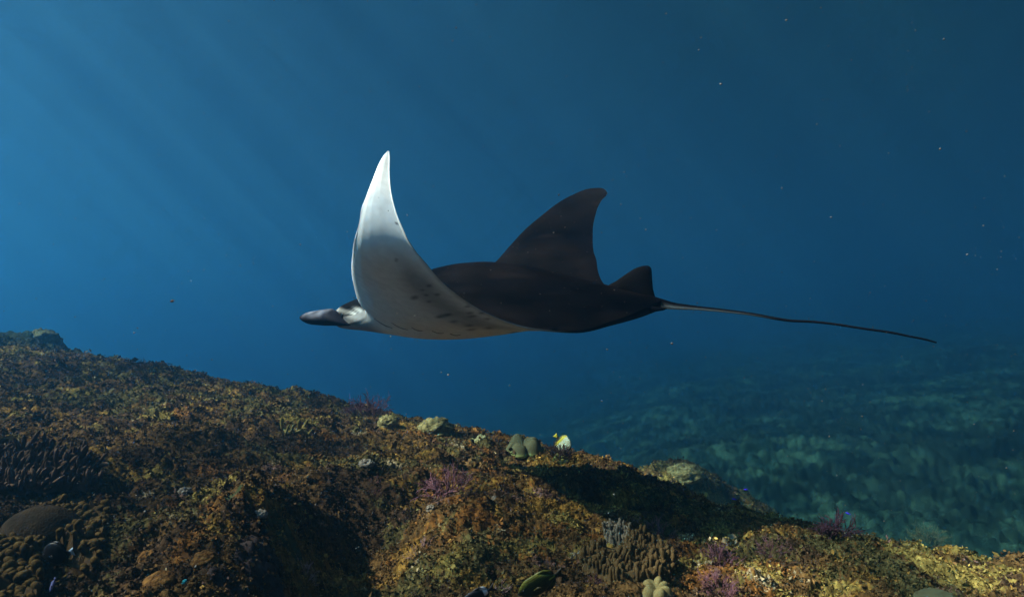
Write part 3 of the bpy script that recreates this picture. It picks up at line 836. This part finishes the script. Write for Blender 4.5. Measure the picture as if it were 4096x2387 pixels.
leather = plain_mat('leather_coral', (.040, .021, .005), (.095, .054, .013), scale=55, rough=.75, bump=.5, bscale=420, bdist=.0015, voronoi=True)
leather_dk = plain_mat('leather_coral_dark', (.030, .016, .006), (.055, .03, .01), scale=55, rough=.8, bump=.5, bscale=420, bdist=.0015, voronoi=True)
lobes = [lobe_mesh('lobe', .034, .009, .0125, .25 * (k - 2) / 2, 10 + k) for k in range(5)]
colony('leather_coral', 'golden brown lobed leather coral ridge beside the smooth dark boulder at lower left', 'coral', 'lobe',
       [(225, 1985), (330, 1975), (420, 2030), (445, 2090), (420, 2160), (398, 2240), (385, 2300), (290, 2312), (252, 2250), (236, 2180), (222, 2100), (205, 2040)], 190, lobes, leather, (.6, 1.05), .4, mind=.0125, seed=3, hump=.015, base_mat=leather_dk, face_cam=.25)
colony('leather_coral', 'golden brown lobed leather coral on the left picture edge below the smooth boulder', 'coral', 'lobe',
       [(-60, 2185), (60, 2170), (125, 2200), (190, 2215), (185, 2262), (90, 2275), (-60, 2268)], 80, lobes, leather, (.6, 1.05), .4, mind=.0125, seed=4, hump=.02, base_mat=leather_dk, face_cam=.25)
colony('leather_coral', 'dim brown lobed leather coral in the bottom left corner', 'coral', 'lobe',
       [(-60, 2290), (120, 2280), (165, 2340), (150, 2440), (-60, 2450)], 70, lobes, leather, (.6, 1.05), .4, mind=.0125, seed=5, hump=.02, base_mat=leather_dk, face_cam=.25)
fing_dk = plain_mat('finger_coral_dark', (.045, .026, .016), (.085, .05, .035), scale=60, rough=.85, bump=.4, bscale=500, bdist=.001)
longf = [lobe_mesh('finger', .050, .0055, .0070, .35 * (k - 2) / 2, 30 + k, rings=8, seg=8) for k in range(5)]
colony('finger_leather_coral', 'dark brown mat of slender finger coral behind the smooth boulder at left edge', 'coral', 'finger',
       [(-80, 1835), (150, 1825), (300, 1850), (380, 1880), (400, 1950), (350, 1990), (230, 1990), (100, 2000), (-80, 2010)], 230, longf, fing_dk, (.9, 1.5), .45, lean=(.5, -.3), mind=.02, seed=6, hump=.05)
fing = plain_mat('finger_coral_brown', (.058, .034, .013), (.105, .066, .028), scale=50, rough=.85, bump=.6, bscale=600, bdist=.001, voronoi=True)
shortf = [lobe_mesh('finger', .030, .0040, .0056, .18 * (k - 2) / 2, 50 + k, rings=8, seg=8) for k in range(5)]
colony('finger_coral', 'grey brown finger coral spread in a broad L shape at lower right', 'coral', 'finger',
       [(2325, 2215), (2400, 2225), (2440, 2262), (2495, 2255), (2520, 2165), (2590, 2155), (2650, 2195), (2700, 2270), (2680, 2320), (2600, 2335), (2480, 2335), (2390, 2310), (2325, 2290)], 250, shortf, fing, (.9, 1.45), .22, mind=.011, seed=7, hump=.03)
colony('finger_coral', 'small grey finger coral patch just above the broad brown one', 'coral', 'finger',
       [(2425, 2115), (2500, 2120), (2530, 2145), (2500, 2180), (2440, 2180), (2415, 2150)], 60, shortf, plain_mat('finger_coral_grey', (.10, .08, .055), (.16, .13, .09), scale=50, bump=.6, bscale=600, bdist=.001, voronoi=True), (.8, 1.3), .22, mind=.012, seed=8, hump=.02)
ysp = plain_mat('yellow_sponge', (.13, .09, .022), (.22, .17, .06), scale=40, bump=.3, bscale=300)
colony('tube_sponge', 'cluster of small yellow finger sponges on the crest left of centre', 'sponge', 'finger',
       [(1130, 1712), (1225, 1705), (1240, 1745), (1135, 1745)], 14, longf, ysp, (1.1, 1.7), .25, mind=.05, seed=9, hump=.0)

def tube(pts, rads, seg=6):
    pts = [Vector(p) for p in pts]; vv, ff = [], []
    for k, p in enumerate(pts):
        t = (pts[min(k + 1, len(pts) - 1)] - pts[max(k - 1, 0)]).normalized()
        a = t.orthogonal().normalized(); b = t.cross(a)
        for q in range(seg):
            an = 2 * math.pi * q / seg
            vv.append(p + (a * math.cos(an) + b * math.sin(an)) * rads[k])
    for k in range(len(pts) - 1):
        for q in range(seg):
            ff.append((seg * k + q, seg * k + (q + 1) % seg, seg * k + seg + (q + 1) % seg, seg * k + seg + q))
    e = (len(pts) - 1) * seg
    for q in range(seg // 2 - 1): ff.append((e + q, e + q + 1, e + seg - 2 - q, e + seg - 1 - q))
    return vv, ff
def branch_mesh(seed, L, r, twigs=4, spread=.55):
    R5 = random.Random(seed); V, Fc = [], []
    def grow(p, d, length, rad, depth):
        pts, rads = [p], [rad]; n = 5
        for k in range(n):
            d = (d + Vector((R5.gauss(0, .16), R5.gauss(0, .16), R5.gauss(.02, .1)))).normalized()
            p = p + d * (length / n); pts.append(p); rads.append(rad * (1 - .45 * (k + 1) / n))
            if depth > 0 and k >= 1 and R5.random() < twigs / 5.0:
                a = d.orthogonal().normalized(); a.rotate(Matrix.Rotation(R5.uniform(0, 6.28), 3, d))
                grow(p, (d + a * R5.uniform(spread, spread * 1.8)).normalized(), length * R5.uniform(.35, .6), rad * .75, depth - 1)
        v, f = tube(pts, rads); o = len(V); V.extend(v); Fc.extend([tuple(i + o for i in q) for q in f])
    grow(Vector((0, 0, -.01)), Vector((0, 0, 1)), L, r, 2)
    return make_mesh('branch', [tuple(v) for v in V], Fc)
branches = [branch_mesh(100 + k, .085, .0034) for k in range(7)]
fine_branches = [branch_mesh(130 + k, .085, .0019, twigs=5) for k in range(6)]
pink = plain_mat('pink_coral', (.075, .028, .036), (.17, .080, .092), scale=45, rough=.8, bump=.3, bscale=400, bdist=.001)
pale_pink = plain_mat('pale_pink_coral', (.17, .09, .09), (.30, .19, .19), scale=45, rough=.8, bump=.3, bscale=400, bdist=.001)
bush_dk = plain_mat('dark_bush', (.018, .013, .010), (.05, .03, .03), scale=45, rough=.85, bump=.3, bscale=400, bdist=.001)
maroon = plain_mat('maroon_coral', (.035, .015, .02), (.09, .04, .055), scale=45, rough=.85, bump=.3, bscale=400, bdist=.001)
bleach = plain_mat('bleached_coral', (.26, .22, .18), (.42, .38, .32), scale=45, rough=.8, bump=.3, bscale=400, bdist=.001)
def branching(label, px, py, n, width_px, mat, meshes=None, size=1.0, seed=1, group='branching corals on the reef', up=.55):
    R6 = random.Random(seed); meshes = meshes or branches
    c = on_ground(px, py); d = c[1]
    root = bpy.data.objects.new('branching_coral', None); col.objects.link(root); root.location = c
    tag(root, label, 'coral', group)
    W = width_px / F * d * .5
    for k in range(n):
        an = R6.uniform(0, 6.28); rr = math.sqrt(R6.random())
        x, y = math.cos(an) * rr * W * .55, math.sin(an) * rr * W * .55
        dd = Vector((math.cos(an) * rr * 1.1, math.sin(an) * rr * .9, up + R6.random() * .5)).normalized()
        o = link('branch', R6.choice(meshes), mat, root)
        o.rotation_mode = 'QUATERNION'; o.rotation_quaternion = dd.to_track_quat('Z', 'Y') @ Matrix.Rotation(R6.uniform(0, 6.28), 3, 'Z').to_quaternion()
        s = size * W / .085 * R6.uniform(.6, 1.0); o.scale = (s, s, s)
        o.location = (x, y, float(ground(c[0] + x, c[1] + y)[0]) - c[2])
    return root
branching('dark pink branching coral in mid reef with one bleached twig at its left', 1795, 1985, 26, 170, pink, seed=1)
branching('pale bleached twig of coral at the left of the dark pink branching coral', 1730, 1985, 3, 60, bleach, seed=2)
branching('pink branching coral at the edge of the manta shadow above the finger coral', 2635, 2150, 20, 120, pink, seed=3)
branching('bright pink branching coral right of the broad finger coral', 2885, 2255, 24, 130, pink, seed=4)
branching('dense dusky pink twiggy coral near the bottom right of centre', 2880, 2355, 34, 140, pink, fine_branches, seed=5)
branching('pale pink coral sprig behind the black damselfish at the bottom edge', 2000, 2372, 12, 70, pale_pink, seed=6)
branching('pale lilac coral sprig on the left rim of the dark gully near the bottom', 1225, 2300, 14, 90, pale_pink, fine_branches, seed=7)
branching('small dim pink coral sprig deep in the dark gully shade, upper one', 1500, 1930, 8, 50, pink, fine_branches, seed=8)
branching('small dim pink coral sprig in the dark gully shade, lower one', 1497, 1975, 8, 50, pink, fine_branches, seed=9)
branching('tiny pink coral sprig inside the manta shadow', 2540, 2090, 8, 55, pink, seed=10)
branching('white branching twig left of the broad finger coral', 2310, 2235, 6, 60, bleach, fine_branches, seed=11)
branching('dark twiggy coral bush in front of the pale butterflyfish', 2236, 1832, 40, 100, bush_dk, seed=12, up=.8)
branching('dark maroon coral bush on the skyline of the right reef edge', 3335, 2125, 36, 140, maroon, seed=13, up=.7)
branching('olive fringed coral clump on the right reef crest', 3715, 2160, 30, 110, plain_mat('olive_coral', (.05, .05, .02), (.11, .10, .045)), fine_branches, seed=14)
branching('purple grey feathery coral on the crest left of centre', 1470, 1668, 30, 150, maroon, fine_branches, seed=15, up=.7)
branching('single small dark sprig sticking up on the left skyline', 558, 1462, 6, 40, bush_dk, seed=16, up=1.2)
branching('small pale twig coral in the gully rim at bottom centre', 1680, 2200, 8, 80, pale_pink, fine_branches, seed=17)
branching('pale branching sprig on the dark right reef slope', 3385, 2152, 5, 40, bleach, seed=18)
branching('pinkish tuft coral on the lower right slope', 3090, 2215, 26, 100, pink, fine_branches, seed=19)
branching('small pink twig coral below the broad finger coral', 2375, 2330, 12, 60, pink, fine_branches, seed=20)

# ---- mounds, boulders and crusts
def dome(name, label, cat, px, py, w_px, h_frac, mat, seed, aspect=1.0, bump=.12, freq=3.0, sink=.25, group=None, rot=0.0):
    c = on_ground(px, py); R_ = .5 * w_px / F * c[1]
    nu, nv = 22, 40; vv = []
    for i in range(nu):
        a = math.pi * .5 * (1 - i / (nu - 1)) * 1.25
        for j in range(nv):
            b = 2 * math.pi * j / nv
            vv.append((math.sin(a) * math.cos(b), math.sin(a) * math.sin(b), math.cos(a)))
    vv = np.array(vv[::-1]); 
    n = noise3(vv * freq + seed * 5.3) + .5 * noise3(vv * freq * 2.3 + seed)
    vv = vv * (1 + bump * n)[:, None] * np.array([R_, R_ * aspect, R_ * 2 * h_frac])
    cr, sr = math.cos(rot), math.sin(rot)
    vv[:, :2] = vv[:, :2] @ np.array([[cr, sr], [-sr, cr]])
    ff = [(nv * i + j, nv * i + (j + 1) % nv, nv * i + nv + (j + 1) % nv, nv * i + nv + j) for i in range(nu - 1) for j in range(nv)]
    vv[:, 2] -= sink * R_ * h_frac
    o = link(name, make_mesh(name, vv, ff), mat, loc=c)
    return tag(o, label, cat, group)
def crust(name, label, cat, px, py, w_px, h, mat, seed, aspect=1.0, rot=0.0):
    c = on_ground(px, py); R_ = .5 * w_px / F * c[1]; nu, nv = 20, 48
    b = np.linspace(0, 2 * np.pi, nv + 1)[:-1]; rad = 1 + .35 * noise2(1.6 * np.cos(b) + seed * 3.1, 1.6 * np.sin(b)) + .15 * noise2(5 * np.cos(b) + seed, 5 * np.sin(b))
    vv = []
    for t in np.linspace(0, 1, nu):
        x = t * rad * np.cos(b) * R_; y = t * rad * np.sin(b) * R_ * aspect
        x, y = x * math.cos(rot) - y * math.sin(rot), x * math.sin(rot) + y * math.cos(rot)
        z = ground(c[0] + x, c[1] + y) - c[2] + h * R_ * (1 - t ** 3) + .001 - .03 * (t > .99) + .05 * R_ * noise2(x / R_ * 4 + seed, y / R_ * 4)
        vv.append(np.stack([x, y, z], 1))
    vv = np.concatenate(vv)
    # a rounded skin rather than the rough rock below
    ff = [(nv * i + j, nv * i + nv + j, nv * i + nv + (j + 1) % nv, nv * i + (j + 1) % nv) for i in range(nu - 1) for j in range(nv)]
    return tag(link(name, make_mesh(name, vv, ff), mat, loc=c), label, cat)
brn = plain_mat('smooth_brown_coral', (.016, .010, .005), (.040, .024, .012), scale=22, rough=.85, bump=.6, bscale=160, bdist=.003, voronoi=True)
olv = plain_mat('olive_boulder', (.060, .058, .030), (.10, .095, .05), scale=14, rough=.85, bump=.4, bscale=300, bdist=.002)
ylw = plain_mat('encrusted_rock', (.045, .038, .014), (.19, .16, .07), scale=34, rough=.9, bump=.9, bscale=70, bdist=.015)
mau = plain_mat('mauve_crust', (.018, .012, .011), (.045, .030, .028), scale=20, rough=.85, bump=.4, bscale=240, bdist=.002)
rus = plain_mat('rusty_crust', (.045, .020, .006), (.12, .058, .015), scale=60, rough=.85, bump=.9, bscale=120, bdist=.008)
grn = plain_mat('green_crust', (.07, .075, .018), (.13, .13, .035), scale=24, rough=.85, bump=.4, bscale=300, bdist=.002)
pal = plain_mat('pale_rock', (.07, .055, .042), (.25, .21, .165), scale=40, rough=.9, bump=.8, bscale=110, bdist=.008)
dome('boulder_coral', 'large smooth dark brown boulder coral at lower left', 'coral', 165, 2150, 300, .42, brn, 1, .6, .05, 1.4, .0, rot=.25)
dome('boulder_coral', 'dark olive boulder coral at the bottom right edge', 'coral', 3745, 2400, 175, .26, olv, 2, .8, .07, 1.6)
dome('encrusted_rock', 'yellowish encrusted rock knob on the crest right of the feathery coral', 'rock', 1742, 1715, 140, .36, ylw, 3, .9, .22, 3.2)
dome('encrusted_rock', 'green brown rock knob on the crest beside the feathery coral', 'rock', 1552, 1690, 80, .4, ylw, 4, .9, .25, 3.2)
crust('encrusting_coral', 'dark mauve crust coral in the left foreground beside the gully', 'coral', 1040, 2240, 200, 0.05, mau, 5, .9)
crust('encrusting_coral', 'olive brown crust coral sheet on the left rim of the gully', 'coral', 1140, 2140, 130, 0.05, plain_mat('olive_sheet', (.026, .021, .007), (.055, .045, .015), bump=.5, bscale=260, bdist=.002), 6, .8)
dome('encrusting_coral', 'rusty brown knobbly coral head at bottom left of the gully', 'coral', 820, 2245, 110, .42, rus, 7, .9, .16, 2.6)
dome('encrusting_coral', 'shaggy brown coral dome at the bottom left foreground', 'coral', 640, 2330, 130, .36, rus, 8, .9, .12, 2.2)
dome('encrusting_coral', 'ochre ridged coral knob above the shaggy brown dome', 'coral', 590, 2230, 70, .42, rus, 9, .9, .18, 2.6)
crust('encrusting_coral', 'flat mauve crust coral at the bottom below the rusty head', 'coral', 920, 2345, 150, 0.05, mau, 10, .8)
crust('encrusting_coral', 'dark green crust coral patch in the left middle of the reef', 'coral', 940, 1975, 90, 0.03, plain_mat('deep_green_crust', (.012, .016, .006), (.032, .036, .014), bump=.6, bscale=260, bdist=.002, voronoi=True), 11, .8)
crust('encrusting_coral', 'smooth pale olive soft coral mat near the crest at centre', 'coral', 1905, 1760, 110, 0.11, plain_mat('olive_soft', (.15, .15, .07), (.22, .21, .11), bump=.3, bscale=260), 12, .8)
crust('encrusting_coral', 'moss green coral mound below the dark coral bush', 'coral', 2245, 1838, 70, 0.24, grn, 13, .8)
dome('pale_rock', 'pale cream coral rubble lump on the left reef', 'rock', 740, 1975, 60, .5, pal, 14, .8, .25, 3.0)
dome('pale_rock', 'pale pinkish rubble lump above the dark gully', 'rock', 1462, 1858, 70, .35, pal, 15, .8, .28, 3.0)
dome('pale_rock', 'pale grey rubble lump left of the dark gully', 'rock', 1042, 2058, 56, .4, pal, 16, .8, .28, 3.0)
dome('pale_rock', 'small white shell like lump in the yellow turf at centre', 'rock', 1978, 1995, 26, .6, pal, 17, .8, .28, 3.0)
dome('pale_rock', 'pale lump at the lower centre of the pink coral field', 'rock', 1722, 2035, 36, .5, pal, 18, .8, .28, 3.0)
dome('encrusted_rock', 'mossy rock head beyond the shadowed slope above the violet fish', 'rock', 2740, 1895, 150, .30, ylw, 19, .9, .22, 2.6)
dome('encrusted_rock', 'rounded dark bush of growth on the left skyline', 'rock', 170, 1362, 130, .4, plain_mat('dark_growth', (.03, .035, .02), (.08, .085, .045), bump=.9, bscale=50, bdist=.03), 21, .9, .22, 2.6)
dome('encrusted_rock', 'rounded green knoll on the skyline left of centre', 'rock', 970, 1510, 110, .35, ylw, 22, .9, .22, 2.6)

# ---- folded leather corals: ruffled cap on a stalk
def toadstool(label, px, py, w_px, nl, amp, mats, seed, tiltx=.0, tilty=.0, lift=.6):
    R7 = random.Random(seed)
    c = on_ground(px, py); R_ = .5 * w_px / F * c[1]
    root = bpy.data.objects.new('toadstool_coral', None); col.objects.link(root); root.location = c
    tag(root, label, 'coral', 'folded toadstool corals')
    nu, nv = 26, 96; top_, und = [], []
    ph = [R7.uniform(-.25, .25) for _ in range(nl)]
    cuts = np.cumsum([R7.uniform(.6, 1.5) for _ in range(nl)]); cuts = np.concatenate([[0], cuts / cuts[-1]])
    def rim(b):
        w = (b / (2 * math.pi)) % 1.0; k = min(nl - 1, int(np.searchsorted(cuts, w, side='right')) - 1); t = (w - cuts[k]) / (cuts[k + 1] - cuts[k])
        return abs(math.sin(math.pi * t)) ** .5 * (1 + ph[k] * abs(math.sin(math.pi * t)))
    V = []
    for i in range(nu):
        r = (i / (nu - 1)) * 1.0
        for j in range(nv):
            b = 2 * math.pi * j / nv; l = rim(b)
            rad = r * (0.66 + 0.34 * l)
            z = amp * (.35 + .65 * l) * math.sin(math.pi * min(1, r) ** 1.15 * .92) * (1 + .25 * math.sin(3 * b + seed)) - .22 * r ** 6 * (1 + l) - .05 * (1 - r)
            V.append((rad * math.cos(b), rad * math.sin(b), z))
    n_top = len(V)
    for i in range(nu - 1, -1, -3):
        r = i / (nu - 1)
        for j in range(nv):
            b = 2 * math.pi * j / nv; l = rim(b); rad = r * (0.62 + 0.32 * l)
            V.append((rad * math.cos(b), rad * math.sin(b), -.25 - .15 * (1 - r) - .1 * l * r))
    rows = nu + len(range(nu - 1, -1, -3))
    ff = [(nv * i + j, nv * i + (j + 1) % nv, nv * i + nv + (j + 1) % nv, nv * i + nv + j) for i in range(rows - 1) for j in range(nv)]
    V = np.array(V) * R_
    rot = np.array(Matrix.Rotation(tiltx, 3, 'X') @ Matrix.Rotation(tilty, 3, 'Y'))
    V = V @ rot.T; V[:, 2] += lift * R_
    tint = np.zeros((len(V), 3)); tint[:] = mats[0]
    rr = np.concatenate([np.repeat(np.linspace(0, 1, nu), nv), np.zeros(len(V) - n_top)])
    e = smooth(.90, 1.0, rr)[:, None]; tint = tint * (1 - e) + np.array(mats[1]) * e
    tint[n_top:] = np.array(mats[1]) * .8
    m = tint_mat('toadstool_skin', rough=.8, spec=.2, bump=.6, bscale=420, bdist=.002, var=.25, vscale=300)
    link('cap', make_mesh('cap', V, ff, tint=tint), m, root)
    st_ = []; sf = []
    for i in range(10):
        t = i / 9; r = R_ * (.52 - .18 * math.sin(math.pi * t))
        for j in range(24):
            b = 2 * math.pi * j / 24; rr_ = r * (1 + .06 * math.sin(5 * b))
            st_.append((rr_ * math.cos(b), rr_ * math.sin(b), -.15 * R_ + t * (lift * R_ - .05 * R_)))
    sf = [(24 * i + j, 24 * i + (j + 1) % 24, 24 * i + 24 + (j + 1) % 24, 24 * i + 24 + j) for i in range(9) for j in range(24)]
    link('stalk', make_mesh('stalk', st_, sf, tint=np.tile(np.array(mats[0]) * .8, (len(st_), 1))), m, root)
toadstool('folded olive toadstool coral standing on the crest left of the butterflyfish', 2092, 1825, 165, 5, .30, ((.060, .060, .032), (.20, .25, .09)), 2, .12, -.06, .55)
toadstool('pale tan toadstool coral with puffy lobes at the bottom edge', 2625, 2378, 130, 6, .30, ((.14, .11, .045), (.38, .35, .25)), 5, .25, -.08, .40)

# ------------------------------------------------------------------ drifting particles
def marine_snow(n=90000):
    R8 = np.random.default_rng(77)
    p = np.stack([R8.uniform(-5, 5, n), R8.uniform(-1.0, 7, n), R8.uniform(-1.2, 3.2, n)], 1)
    g = ground(p[:, 0], p[:, 1]); p = p[(p[:, 2] > g + .05) & (np.linalg.norm(p, axis=1) > .9)]
    n = len(p); s = 0.00075 * np.exp(R8.normal(size=n) * .4)
    o = np.array([[1, 1, 1], [1, -1, -1], [-1, 1, -1], [-1, -1, 1]], float) * .9
    f = np.array([[0, 1, 2], [0, 3, 1], [0, 2, 3], [1, 3, 2]])
    q = R8.normal(size=(n, 3, 3)); q = np.linalg.qr(q)[0]
    v = p[:, None] + np.einsum('vj,njk->nvk', o, q) * s[:, None, None] * R8.uniform(.6, 1.4, (n, 4, 1))
    me = make_mesh('marine_snow', v.reshape(-1, 3), (f[None] + 4 * np.arange(n)[:, None, None]).reshape(-1, 3))
    m, nt, b = new_mat('particle')
    b.inputs['Base Color'].default_value = (.14, .14, .135, 1)
    tl = nt.nodes.new('ShaderNodeBsdfTranslucent'); tl.inputs[0].default_value = (.22, .23, .23, 1)
    nz_ = nt.nodes.new('ShaderNodeTexNoise'); nz_.inputs['Scale'].default_value = 3.0
    mx = nt.nodes.new('ShaderNodeMixShader')
    nt.links.new(nz_.outputs['Fac'], mx.inputs[0]); nt.links.new(b.outputs[0], mx.inputs[1]); nt.links.new(tl.outputs[0], mx.inputs[2])
    nt.links.new(mx.outputs[0], nt.nodes['Material Output'].inputs['Surface'])
    ob = link('marine_snow', me, m); ob['label'] = 'pale specks drifting in the water'; ob['kind'] = 'stuff'
marine_snow()
